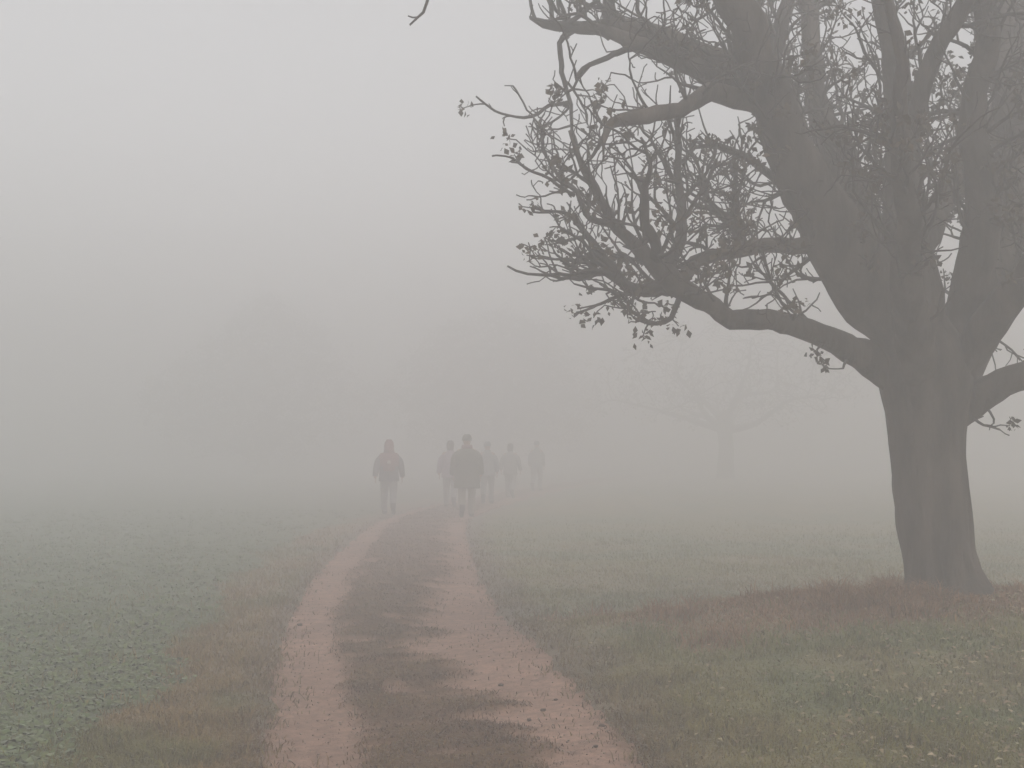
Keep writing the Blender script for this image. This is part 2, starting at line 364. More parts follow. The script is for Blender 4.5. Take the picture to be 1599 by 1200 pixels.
# ------------------------------------------------------------------ trees
def resample(P, R, step):
    P = np.asarray(P, float); R = np.asarray(R, float)
    # Catmull-Rom through the traced points
    out_p = []; out_r = []
    for k in range(len(P) - 1):
        p0 = P[max(k - 1, 0)]; p1 = P[k]; p2 = P[k + 1]; p3 = P[min(k + 2, len(P) - 1)]
        m = max(1, int(np.linalg.norm(p2 - p1) / step))
        for t in np.arange(m) / m:
            out_p.append(0.5 * ((2 * p1) + (p2 - p0) * t + (2 * p0 - 5 * p1 + 4 * p2 - p3) * t * t + (3 * p1 - p0 - 3 * p2 + p3) * t ** 3))
            out_r.append(R[k] * (1 - t) + R[k + 1] * t)
    out_p.append(P[-1]); out_r.append(R[-1])
    return np.array(out_p), np.array(out_r)
def tube(P, R, sides=12, rough=0.06, seed=0, flute=0.0):
    """limb with uneven, knobbly section and closed ends"""
    rg = np.random.default_rng(seed)
    n = len(P); T = np.gradient(P, axis=0); T /= np.linalg.norm(T, axis=1)[:, None] + 1e-9
    u = np.cross(T[0], [0.3, 1, 0.2]); u /= np.linalg.norm(u); V = []
    ang = np.arange(sides) / sides * 2 * math.pi
    ph = rg.random(4) * 6.28; s = np.concatenate([[0], np.cumsum(np.linalg.norm(np.diff(P, axis=0), axis=1))])
    for k in range(n):
        u = u - T[k] * np.dot(u, T[k]); u /= np.linalg.norm(u); v = np.cross(T[k], u)
        r = R[k] * (1 + rough * (np.sin(ang * 2 + ph[0] + s[k] * 2.1) * 0.6 + np.sin(ang * 3 + ph[1] - s[k] * 3.7) * 0.6 + np.sin(s[k] * 6.1 + ph[2]) * 0.35)
                    + rough * 0.7 * (rg.random(sides) - 0.5) * (flute == 0)
                    + flute * (np.abs(vnoise(ang * sides / 6.283 * 0.45 + 0.4 * np.sin(s[k] * 3), np.full(sides, s[k] * 3.0), 7) - 0.5) * 4 - 1))
        V.append(P[k] + np.outer(np.cos(ang) * r, u) + np.outer(np.sin(ang) * r, v))
    V = np.concatenate(V); k = np.arange((n - 1) * sides); a = k // sides * sides; j = k % sides
    q = np.stack([a + j, a + (j + 1) % sides, a + sides + (j + 1) % sides, a + sides + j], 1)
    V = np.concatenate([V, P[:1], P[-1:]]); c0 = n * sides; jj = np.arange(sides)
    t0 = np.stack([np.full(sides, c0), (jj + 1) % sides, jj], 1); l = (n - 1) * sides
    t1 = np.stack([np.full(sides, c0 + 1), l + jj, l + (jj + 1) % sides], 1)
    return V, [q, np.concatenate([t0, t1])]

def grow(seed_pos, seed_dir, attract, step, infl, kill, iters, up=0.10, wob=0.35, seed=1):
    """space colonisation: twigs grow from the limbs into the crown; returns node positions, parents"""
    rg = np.random.default_rng(seed)
    pos = [seed_pos.astype(np.float32)]; par = [np.full(len(seed_pos), -1)]; dirs = [seed_dir.astype(np.float32)]
    P = pos[0]; PR = par[0]; D = dirs[0]
    A = attract.astype(np.float32); best = np.full(len(A), 1e9, np.float32); idx = np.zeros(len(A), np.int64)
    new0 = 0
    for it in range(iters):
        N = P[new0:]
        if len(N) == 0 or len(A) == 0: break
        for s in range(0, len(N), 4000):
            Nn = N[s:s + 4000]
            d2 = (A * A).sum(1)[:, None] + (Nn * Nn).sum(1)[None] - 2 * A @ Nn.T
            j = d2.argmin(1); v = d2[np.arange(len(A)), j]; b = v < best
            best[b] = v[b]; idx[b] = j[b] + new0 + s
        keep = best > kill * kill; A, best, idx = A[keep], best[keep], idx[keep]
        act = best < infl * infl
        if not act.any(): break
        ids = idx[act]; vec = A[act] - P[ids]; vec /= np.linalg.norm(vec, axis=1)[:, None] + 1e-9
        acc = np.zeros((len(P), 3), np.float32); np.add.at(acc, ids, vec)
        g = np.unique(ids); d = acc[g]; d /= np.linalg.norm(d, axis=1)[:, None] + 1e-6
        d = d + 0.85 * D[g] + wob * rg.normal(0, 1, d.shape).astype(np.float32) + np.array([0, 0, up], np.float32)
        d /= np.linalg.norm(d, axis=1)[:, None] + 1e-6
        new0 = len(P)
        P = np.concatenate([P, P[g] + d * step]); PR = np.concatenate([PR, g]); D = np.concatenate([D, d])
    return P, PR, D

def add_spurs(P, PR, D, ns, prob, length, seed, seedR):
    """short fruiting spurs at the side of the twigs"""
    rg = np.random.default_rng(seed); n0 = len(P)
    thin = np.ones(n0, bool); thin[:ns] = seedR < 0.022
    c = np.nonzero(thin & (rg.random(n0) < prob))[0]
    side = np.cross(D[c], rg.normal(0, 1, (len(c), 3))); side /= np.linalg.norm(side, axis=1)[:, None] + 1e-6
    d = side + 0.5 * D[c] + np.array([0, 0, 0.35]); d /= np.linalg.norm(d, axis=1)[:, None]
    L = length * (0.5 + rg.random(len(c)))[:, None]
    p1 = P[c] + d * L * 0.5
    d2 = d + rg.normal(0, 0.35, d.shape); d2 /= np.linalg.norm(d2, axis=1)[:, None]
    p2 = p1 + d2 * L * 0.5
    k1 = n0 + np.arange(len(c))
    return np.concatenate([P, p1, p2]), np.concatenate([PR, c, k1]), np.concatenate([D, d, d2])

def radii(P, PR, ns, tip, power, cap):
    R = np.zeros(len(P)); acc = np.zeros(len(P))
    for k in range(len(P) - 1, ns - 1, -1):
        R[k] = min(max(tip, acc[k] ** (1 / power)), cap)
        acc[PR[k]] += R[k] ** power
    return R
def twig_mesh(P, PR, R, ns, sel, sides=4):
    """one square section per node; a side shoot starts with its own ring on its parent"""
    ids = np.nonzero(sel)[0]; ids = ids[ids >= ns]
    if len(ids) == 0: return None
    d = P[ids] - P[PR[ids]]; d /= np.linalg.norm(d, axis=1)[:, None] + 1e-9
    ref = np.where(np.abs(d[:, 2:3]) < 0.8, np.array([[0, 0, 1.0]]), np.array([[1.0, 0, 0]]))
    u = np.cross(d, ref); u /= np.linalg.norm(u, axis=1)[:, None]; v = np.cross(d, u)
    ang = np.arange(sides) / sides * 2 * math.pi
    ring = np.cos(ang)[None, :, None] * u[:, None] + np.sin(ang)[None, :, None] * v[:, None]
    rp = np.where(PR[ids] < ns, R[ids] * 1.25, np.minimum(R[PR[ids]], R[ids] * 1.25))
    back = P[PR[ids]] - d * rp[:, None] * 0.4
    V = np.concatenate([back[:, None] + ring * rp[:, None, None], P[ids][:, None] + ring * R[ids][:, None, None]], 1)
    V = V.reshape(-1, 3); k = np.arange(len(ids))[:, None] * 2 * sides; j = np.arange(sides)
    q = np.stack([j, (j + 1) % sides, sides + (j + 1) % sides, sides + j], 1)
    q = (k[:, :, None] + q[None]).reshape(-1, 4)
    return V, [q]
def leaf_clumps(P, ids, per, spread, size, c1, c2, seed):
    rg = np.random.default_rng(seed); n = len(ids) * per
    base = np.repeat(P[ids], per, 0) + rg.normal(0, 1, (n, 3)) * np.repeat(spread * (0.4 + 0.9 * rg.random(len(ids))), per)[:, None]
    d = rg.normal(0, 1, (n, 3)); d[:, 2] -= 0.5; d /= np.linalg.norm(d, axis=1)[:, None]
    s = np.cross(d, rg.normal(0, 1, (n, 3))); s /= np.linalg.norm(s, axis=1)[:, None]; nrm = np.cross(d, s)
    S = (size * (0.6 + 0.7 * rg.random(n)))[:, None]
    m = base + d * S * 0.5; t = base + d * S + nrm * S * 0.25
    V = np.stack([base, m - s * S * 0.33, m + s * S * 0.33, t], 1).reshape(-1, 3)
    k = np.arange(n)[:, None] * 4
    w = rg.random(n)[:, None]; col = np.array(c1) * (1 - w) + np.array(c2) * w
    return V, [k + np.array([[0, 2, 1]]), k + np.array([[1, 2, 3]])], np.repeat(col, 4, 0)

# ---- the near tree: trunk and limbs traced as pixel, width in pixels, depth offset in metres
TY = TREE[1]
def trace(pts):
    p = np.array(pts, float); dep = TY + p[:, 3]
    P = at(p[:, 0], p[:, 1], dep); R = p[:, 2] / 2 / F_PX * dep
    R = R * np.where((p[:, 0] > 1200) & (p[:, 2] < 100) & (p[:, 1] < 420), 0.88, 1.0)
    return P, R
trunk_pts = [(1477, 958, 150, 0), (1476, 930, 128, 0), (1470, 895, 114, 0), (1465, 860, 110, 0), (1458, 800, 111, 0), (1450, 720, 110, 0), (1447, 680, 113, 0), (1446, 640, 122, 0),
             (1445, 600, 138, 0), (1441, 565, 140, 0), (1430, 530, 128, 0), (1418, 490, 104, 0.0), (1412, 460, 70, 0.05)]
limbs = {
 # big uprights
 'S1': [(1440, 610, 70, 0), (1415, 540, 92, -.05), (1364, 455, 110, -.1), (1305, 385, 108, -.2), (1268, 320, 94, -.3), (1236, 245, 80, -.45), (1210, 185, 80, -.55), (1188, 130, 68, -.65), (1165, 70, 60, -.8), (1142, 5, 62, -.9), (1122, -70, 50, -1.1), (1100, -170, 36, -1.4), (1085, -270, 20, -1.6), (1078, -350, 8, -1.7)],
 'S1b': [(1310, 380, 60, 0), (1272, 275, 52, .2), (1240, 185, 36, .4), (1216, 110, 26, .6), (1222, 45, 26, .7), (1230, -30, 24, .9), (1215, -140, 16, 1.2), (1210, -230, 7, 1.4)],
 'S2': [(1420, 560, 80, .1), (1385, 450, 86, .3), (1352, 350, 70, .5), (1318, 250, 56, .7), (1293, 160, 40, .9), (1279, 80, 34, 1.1), (1266, 0, 32, 1.2), (1250, -110, 24, 1.5), (1245, -230, 14, 1.7), (1240, -320, 6, 1.8)],
 'S3': [(1430, 560, 90, 0), (1420, 460, 84, -.1), (1412, 370, 74, -.2), (1410, 280, 66, -.25), (1412, 190, 56, -.3), (1407, 105, 48, -.4), (1388, 35, 38, -.5), (1374, -40, 34, -.6), (1362, -150, 26, -.8), (1350, -270, 16, -1), (1345, -380, 7, -1.1)],
 'S3b': [(1412, 300, 46, -.2), (1432, 160, 36, -.5), (1462, 75, 32, -.7), (1490, 20, 34, -.9), (1508, -50, 28, -1.1), (1530, -170, 18, -1.5), (1540, -280, 7, -1.8)],
 'S3c': [(1425, 430, 50, .2), (1458, 345, 46, .5), (1500, 290, 40, .9), (1545, 225, 36, 1.3), (1580, 130, 30, 1.7), (1600, 20, 24, 2.0), (1620, -120, 14, 2.3), (1630, -220, 6, 2.5)],
 'S4': [(1478, 600, 80, 0), (1500, 520, 62, -.1), (1520, 440, 62, -.25), (1530, 350, 62, -.4), (1520, 250, 56, -.5), (1520, 150, 44, -.6), (1530, 60, 46, -.8), (1530, -20, 40, -.9), (1525, -130, 30, -1.2), (1530, -250, 16, -1.5), (1535, -340, 6, -1.6)],
 'S5': [(1490, 600, 70, .1), (1535, 500, 64, .2), (1568, 400, 66, .3), (1585, 290, 66, .5), (1590, 180, 58, .7), (1575, 80, 52, .9), (1572, -20, 46, 1.1), (1580, -130, 34, 1.3), (1600, -260, 16, 1.6), (1610, -340, 6, 1.8)],
 'S6': [(1490, 590, 60, 0), (1560, 500, 58, -.4), (1630, 400, 52, -.8), (1690, 290, 44, -1.1), (1735, 170, 34, -1.4), (1770, 40, 24, -1.7), (1790, -100, 14, -2.0), (1795, -180, 6, -2.1)],
 # low limbs
 'A': [(1410, 600, 50, 0), (1365, 566, 52, 0), (1325, 545, 44, -.1), (1275, 519, 38, -.2), (1215, 507, 33, -.35), (1150, 496, 32, -.5), (1105, 477, 31, -.65), (1065, 450, 34, -.8), (1040, 425, 36, -.9), (1015, 402, 26, -.95), (985, 370, 20, -1.05), (962, 350, 17, -1.1), (940, 320, 15, -1.15), (925, 290, 14, -1.2), (912, 262, 12, -1.25), (905, 240, 7, -1.3), (897, 205, 4, -1.35)],
 'R': [(1470, 655, 60, 0), (1510, 632, 58, 0), (1545, 612, 50, -.05), (1590, 588, 45, -.2), (1660, 565, 40, -.5), (1740, 540, 34, -.8), (1820, 500, 28, -1.1), (1890, 440, 20, -1.4), (1940, 370, 12, -1.6), (1960, 300, 5, -1.7)],
 'B': [(1330, 420, 44, -.1), (1285, 390, 34, -.2), (1240, 379, 28, -.35), (1180, 384, 24, -.5), (1130, 396, 22, -.65), (1090, 416, 22, -.75), (1058, 440, 20, -.85)],
 'C1': [(1205, 170, 60, -.5), (1165, 130, 52, -.4), (1120, 98, 44, -.3), (1060, 64, 36, -.2), (1000, 44, 32, -.1), (940, 42, 24, 0), (890, 41, 17, .05), (850, 38, 14, .1), (828, 31, 5, .1)],
 'C1b': [(1165, 150, 40, -.5), (1115, 124, 34, -.6), (1060, 98, 34, -.65), (1010, 74, 28, -.6), (960, 55, 20, -.5), (925, 45, 12, -.45)],
 'C2': [(1200, 165, 44, -.5), (1150, 148, 34, -.7), (1110, 149, 28, -.9), (1060, 161, 24, -1.1), (1010, 176, 25, -1.3), (970, 186, 20, -1.45), (950, 202, 13, -1.55), (944, 225, 6, -1.6), (943, 242, 3, -1.6)],
 'T': [(1110, -130, 34, -1.3), (1040, -175, 28, -1.5), (950, -190, 22, -1.7), (850, -175, 16, -1.9), (760, -130, 11, -2.1), (700, -70, 7, -2.2), (670, -10, 5, -2.3), (664, 15, 5, -2.3), (655, 25, 4, -2.3), (643, 37, 3, -2.3)],
 # toward and away from the viewer
 'N1': [(1440, 600, 60, -.1), (1432, 500, 58, -.6), (1418, 400, 48, -1.0), (1410, 280, 38, -1.4), (1408, 170, 28, -1.7), (1395, 60, 18, -1.9), (1380, -60, 7, -2.1)],
 'F1': [(1465, 600, 60, .2), (1498, 500, 54, .6), (1522, 410, 48, 1.1), (1526, 310, 38, 1.5), (1520, 210, 28, 1.9), (1524, 110, 20, 2.2), (1530, 0, 7, 2.4)],
 'F2': [(1420, 560, 60, .2), (1350, 440, 50, .7), (1288, 330, 40, 1.1), (1235, 220, 30, 1.5), (1190, 115, 20, 1.8), (1155, 20, 13, 2.0), (1130, -80, 5, 2.2)],
}
minor = {                                     # finer limbs, each a child of the tree as well
 'a2': [(1050, 445, 26, -.85), (1000, 455, 20, -.95), (970, 441, 19, -1.0), (945, 422, 15, -1.0), (915, 426, 8, -.95), (880, 425, 6, -.9), (845, 428, 5, -.85), (815, 422, 4, -.8), (798, 416, 3, -.8)],
 'a2b': [(968, 438, 18, -1.0), (940, 395, 15, -.85), (912, 362, 10, -.75), (895, 340, 7, -.7), (872, 336, 5, -.65), (832, 329, 3, -.6)],
 'a3': [(1040, 430, 24, -.9), (1052, 390, 20, -.8), (1058, 340, 16, -.7), (1060, 280, 13, -.6), (1062, 220, 10, -.5), (1066, 175, 8, -.45)],
 'a5': [(1025, 412, 20, -.95), (1012, 360, 18, -1.2), (1004, 315, 14, -1.4), (1008, 270, 8, -1.6), (1000, 215, 4, -1.75)],
 'a1b': [(962, 352, 14, -1.1), (925, 338, 10, -1.0), (897, 306, 8, -.9), (872, 284, 6, -.8), (863, 255, 5, -.75), (852, 215, 4, -.7), (835, 185, 3, -.6), (802, 138, 3, -.5)],
 'a1c': [(897, 306, 6, -.9), (860, 290, 5, -1.0), (826, 266, 4, -1.05), (806, 246, 3, -1.1), (772, 239, 3, -1.15)],
 'a6': [(985, 455, 7, -.95), (946, 470, 5, -1.1), (920, 473, 4, -1.2), (893, 491, 3, -1.25)],
 'a7': [(1062, 462, 9, -.8), (1042, 494, 8, -.9), (1012, 506, 6, -1.0), (988, 496, 4, -1.1)],
 'c1c': [(1010, 70, 14, -.6), (950, 86, 10, -.8), (915, 109, 8, -.9), (906, 128, 4, -.95)],
 'c1d': [(900, 45, 11, .05), (872, 64, 9, .1), (879, 105, 9, .15), (885, 150, 7, .2), (892, 175, 6, .2), (900, 215, 5, .2), (906, 250, 4, .2)],
 'c1l': [(888, 160, 7, .2), (860, 170, 6, .1), (828, 188, 5, 0), (795, 184, 4, -.1), (765, 170, 4, -.2), (736, 147, 3, -.3)],
 'c1e': [(952, 44, 22, 0), (958, 5, 20, .2), (968, -60, 16, .4), (972, -150, 9, .6), (960, -230, 4, .8)],
 'c1f': [(880, 42, 8, .05), (930, 2, 7, -.2), (985, -50, 5, -.4)],
 'c1g': [(838, 34, 6, .1), (826, 0, 5, .2), (815, -60, 3, .3)],
 'b2': [(1165, 386, 16, -.5), (1147, 352, 12, -.3), (1150, 310, 8, -.1), (1138, 262, 5, .1)],
 'b3': [(1148, 355, 10, -.3), (1112, 312, 8, -.5), (1090, 276, 5, -.6)],
 'a8': [(1330, 548, 7, -.1), (1322, 562, 5, -.15), (1312, 575, 3, -.2)],
 'a9': [(1290, 528, 6, -.2), (1281, 540, 4, -.25), (1275, 547, 3, -.25)],
 'r1': [(1512, 638, 7, 0), (1522, 655, 5, -.1), (1540, 668, 4, -.15), (1562, 674, 3, -.2)],
 'r2': [(1530, 625, 6, 0), (1545, 645, 4, .1), (1552, 662, 3, .15)],
 'e': [(1240, 300, 18, -.4), (1182, 246, 12, -.2), (1150, 234, 10, 0), (1110, 226, 8, .2), (1082, 226, 5, .3)],
}
tree = bpy.data.objects.new('pear_tree', None); C.objects.link(tree); tree.location = tuple(TREE)
tree['label'] = 'big gnarled fruit tree, thick trunk and low spreading limbs, standing in withered brown grass'; tree['category'] = 'tree'
TO = TREE.copy()
Pt, Rt = resample(*trace(trunk_pts), 0.05)
fl = np.exp(-np.maximum(Pt[:, 2] - TREE[2], 0) / 0.09) * 0.055
V, Fc = tube(Pt, Rt + fl, 96, 0.045, 5, flute=0.030)
link('trunk', mesh_np('trunk', V - TO, Fc, True), M_BARK, tree)
seedP, seedD, seedL, seedR = [], [], [], []
limb_objs = []; names = []
for gi, (grp, step) in enumerate(((limbs, 0.07), (minor, 0.05))):
    for k, (nm, pts) in enumerate(grp.items()):
        P0, R0 = trace(pts); P, R = resample(P0, R0, step)
        rg = np.random.default_rng(100 * gi + k)
        wig = np.cumsum(rg.normal(0, 1, P.shape), 0); wig -= np.linspace(0, 1, len(P))[:, None] * wig[-1]
        P = P + wig * 0.006 * (1 if gi == 0 else 0.7) * np.clip(np.arange(len(P)) / 6, 0, 1)[:, None]
        kn = np.arange(0, len(P) + 4, 4); kv = rg.normal(0, 1, (len(kn), 3)) * 0.020     # kinks where shoots were lost
        P = P + np.stack([np.interp(np.arange(len(P)), kn, kv[:, q]) for q in range(3)], 1) * np.clip(np.arange(len(P)) / 5, 0, 1)[:, None]
        V, Fc = tube(P, np.maximum(R, 0.0042), 14 if gi == 0 else 8, 0.09, 300 + 50 * gi + k)
        o = link('limb' if gi == 0 else 'branch', mesh_np(nm, V - TO, Fc, True), M_BARK if gi == 0 else M_TWIG, tree)
        limb_objs.append(o); names.append(nm)
        T = np.gradient(P, axis=0); T /= np.linalg.norm(T, axis=1)[:, None] + 1e-9
        ok = R < 0.27 if nm[0] != 'S' and nm[0] not in 'NF' else np.arange(len(P)) > len(P) * 0.12
        if nm in ('A', 'R'): ok = np.arange(len(P)) > len(P) * 0.12
        seedR.append(R[ok]); seedP.append(P[ok]); seedD.append(T[ok]); seedL.append(np.full(ok.sum(), len(limb_objs) - 1))
seedR = np.concatenate(seedR); seedP = np.concatenate(seedP); seedD = np.concatenate(seedD); seedL = np.concatenate(seedL)

def in_poly(x, y, poly):
    r = np.zeros(len(x), bool); n = len(poly)
    for k in range(n):
        x1, y1 = poly[k]; x2, y2 = poly[(k + 1) % n]
        c = ((y1 > y) != (y2 > y)); 
        if y1 != y2: r ^= c & (x < (x2 - x1) * (y - y1) / (y2 - y1) + x1)
    return r
crown = [(832, -30), (846, 30), (880, 62), (884, 108), (862, 140), (845, 180), (805, 200), (790, 232), (800, 262), (832, 325), (858, 345), (845, 385), (820, 412), (850, 438), (890, 445),
         (900, 488), (950, 480), (985, 500), (1010, 505), (1046, 488), (1062, 470), (1110, 478), (1160, 492), (1230, 502), (1290, 520), (1340, 545), (1375, 545), (1400, 520), (1460, 540), (1520, 600), (1600, 570),
         (1700, 545), (1850, 510), (1960, 440), (2030, 300), (2040, 100), (1980, -80), (1850, -240), (1680, -370), (1450, -420), (1220, -390), (1020, -310), (860, -200), (800, -110)]
OPEN = ([(1072, 162), (1165, 152), (1190, 200), (1200, 262), (1150, 222), (1075, 222)], [(905, 60), (985, 65), (960, 80), (915, 105), (890, 100)],
        [(1472, 52), (1516, 55), (1515, 112), (1490, 112)], [(1498, 340), (1518, 400), (1512, 440), (1474, 460)], [(1222, 185), (1250, 215), (1252, 240), (1240, 225)],
        [(1310, 480), (1345, 500), (1376, 548), (1345, 535), (1290, 505)])
def unit(v): return v / (np.linalg.norm(v, axis=1)[:, None] + 1e-9)
def shoots(P, PR, D, R, LV, cand, length, angle, step, r0, tip, up, out, level, seed, kink=0.13):
    """one generation of tapering side shoots from the candidate nodes, each step of all shoots at once"""
    rg = np.random.default_rng(seed); n = len(cand)
    side = unit(np.cross(D[cand], rg.normal(0, 1, (n, 3))))
    rad = P[cand] - np.array([TREE[0], TREE[1], 0]); rad[:, 2] = 0; rad = unit(rad)
    side = unit(side + out * rad + np.array([0, 0, up]))
    side = unit(side - D[cand] * (side * D[cand]).sum(1)[:, None] * 0.6)
    a = angle * (0.75 + 0.5 * rg.random(n))
    d = unit(D[cand] * np.cos(a)[:, None] + side * np.sin(a)[:, None])
    cur = P[cand].copy(); prev = cand.copy(); alive = np.ones(n, bool); left = length.copy()
    base = np.minimum(r0, R[cand] * 0.75); total = length.copy()
    newP, newPR, newD, newR, newL = [], [], [], [], []; count = len(P)
    while alive.any():
        ids = np.nonzero(alive)[0]
        d[ids] = unit(d[ids] + rg.normal(0, kink, (len(ids), 3)) + np.array([0, 0, 0.05 + 0.10 * up]))
        cur[ids] = cur[ids] + d[ids] * step; left[ids] -= step
        x, y = to_px(cur[ids]); ok = in_poly(x, y, crown) if level < 3 else np.ones(len(ids), bool)
        for poly in OPEN: ok &= ~(in_poly(x, y, poly) & (rg.random(len(ids)) < 0.45))
        dep = cur[ids][:, 1] - TREE[1]
        ok &= (np.abs(dep) < 2.6); ok &= ~((dep < -1.7) & (rg.random(len(ids)) < 0.3))
        alive[ids[~ok]] = False; ids = ids[ok]
        if len(ids) == 0: break
        newP.append(cur[ids].copy()); newPR.append(prev[ids].copy()); newD.append(d[ids].copy())
        newR.append(tip + np.maximum(base[ids] - tip, 0) * np.clip(left[ids] / total[ids], 0, 1)); newL.append(np.full(len(ids), level))
        prev[ids] = count + np.arange(len(ids)); count += len(ids)
        alive[ids[left[ids] <= 0]] = False
    return (np.concatenate([P] + newP), np.concatenate([PR] + newPR), np.concatenate([D] + newD), np.concatenate([R] + newR), np.concatenate([LV] + newL))
P, PR, D, R = seedP, np.full(len(seedP), -1), seedD, seedR; ns = len(seedP); LV = np.zeros(ns, int)
rgt = np.random.default_rng(4)
sx, sy = to_px(P); seen = (sy > -60) & (sx < 1660)
pr = np.where(R < 0.055, 0.36, np.where(R < 0.11, 0.50, 0.50)) * np.where(seen, 1.0, 0.40)
pr = pr * np.where((seedR < 0.012), 0.6, 1.0) * np.where((sx > 1200) & (sy < 450), 1.40, 1.0)
c = np.nonzero(rgt.random(ns) < pr)[0]
P, PR, D, R, LV = shoots(P, PR, D, R, LV, c, rgt.uniform(0.25, 0.85, len(c)) * np.where(R[c] > 0.06, 1.25, 0.85) + R[c], 0.95, 0.068, 0.020, 0.0052, 0.32, 0.30, 1, 41, 0.20)
k1 = np.nonzero(LV == 1)[0]; c = k1[rgt.random(len(k1)) < 0.46]
P, PR, D, R, LV = shoots(P, PR, D, R, LV, c, rgt.uniform(0.10, 0.42, len(c)), 0.85, 0.055, 0.010, 0.0046, 0.20, 0.15, 2, 42, 0.22)
k2 = np.nonzero((LV == 2) | ((LV == 0) & (R < 0.02)))[0]; c = k2[rgt.random(len(k2)) < 0.38]
P, PR, D, R, LV = shoots(P, PR, D, R, LV, c, rgt.uniform(0.03, 0.15, len(c)), 0.95, 0.035, 0.007, 0.0042, 0.15, 0.1, 3, 43, 0.25)
owner = np.zeros(len(P), np.int64); owner[:ns] = seedL
for k in range(ns, len(P)): owner[k] = owner[PR[k]]
hgt = np.zeros(len(P))
for k in range(len(P) - 1, ns - 1, -1):
    R[k] = min(R[k], 0.0043 + 0.0013 * hgt[k])            # every shoot thins out to its tip
    if hgt[k] + 1 > hgt[PR[k]]: hgt[PR[k]] = hgt[k] + 1
kids = np.bincount(PR[PR >= 0], minlength=len(P))
tips = np.nonzero((kids == 0) & (np.arange(len(P)) >= ns))[0]
rgl = np.random.default_rng(77)
dens = fbm(P[tips][:, 0] * 1.1 + 7 * P[tips][:, 1], P[tips][:, 2] * 1.1, 101)
tx, ty_ = to_px(P[tips])
heavy = smooth(1130, 1260, tx) * smooth(560, 480, ty_)
chosen = tips[rgl.random(len(tips)) < 0.02 + (0.13 + 0.09 * heavy) * smooth(0.42, 0.62, dens) + 0.02 + 0.04 * heavy]
extra = [k for k in tips if names[owner[k]] in ('a8', 'a9', 'a7')]
chosen = np.unique(np.concatenate([chosen, np.array(extra, int)]))
for li, o in enumerate(limb_objs):
    tm = twig_mesh(P - TO, PR, R, ns, owner == li)
    if tm is None: continue
    link('twigs', mesh_np('twigs', tm[0], tm[1], True), M_TWIG, o, kind='stuff')
    ids = chosen[owner[chosen] == li]
    if len(ids):
        V, Fc, cc = leaf_clumps(P - TO, ids, 16, 0.032, 0.050, (0.050, 0.038, 0.022), (0.085, 0.060, 0.036), 500 + li)
        link('leaves', mesh_np('leaves', V, Fc, False, cc), M_LEAF, o, kind='stuff')
NODES = len(P)

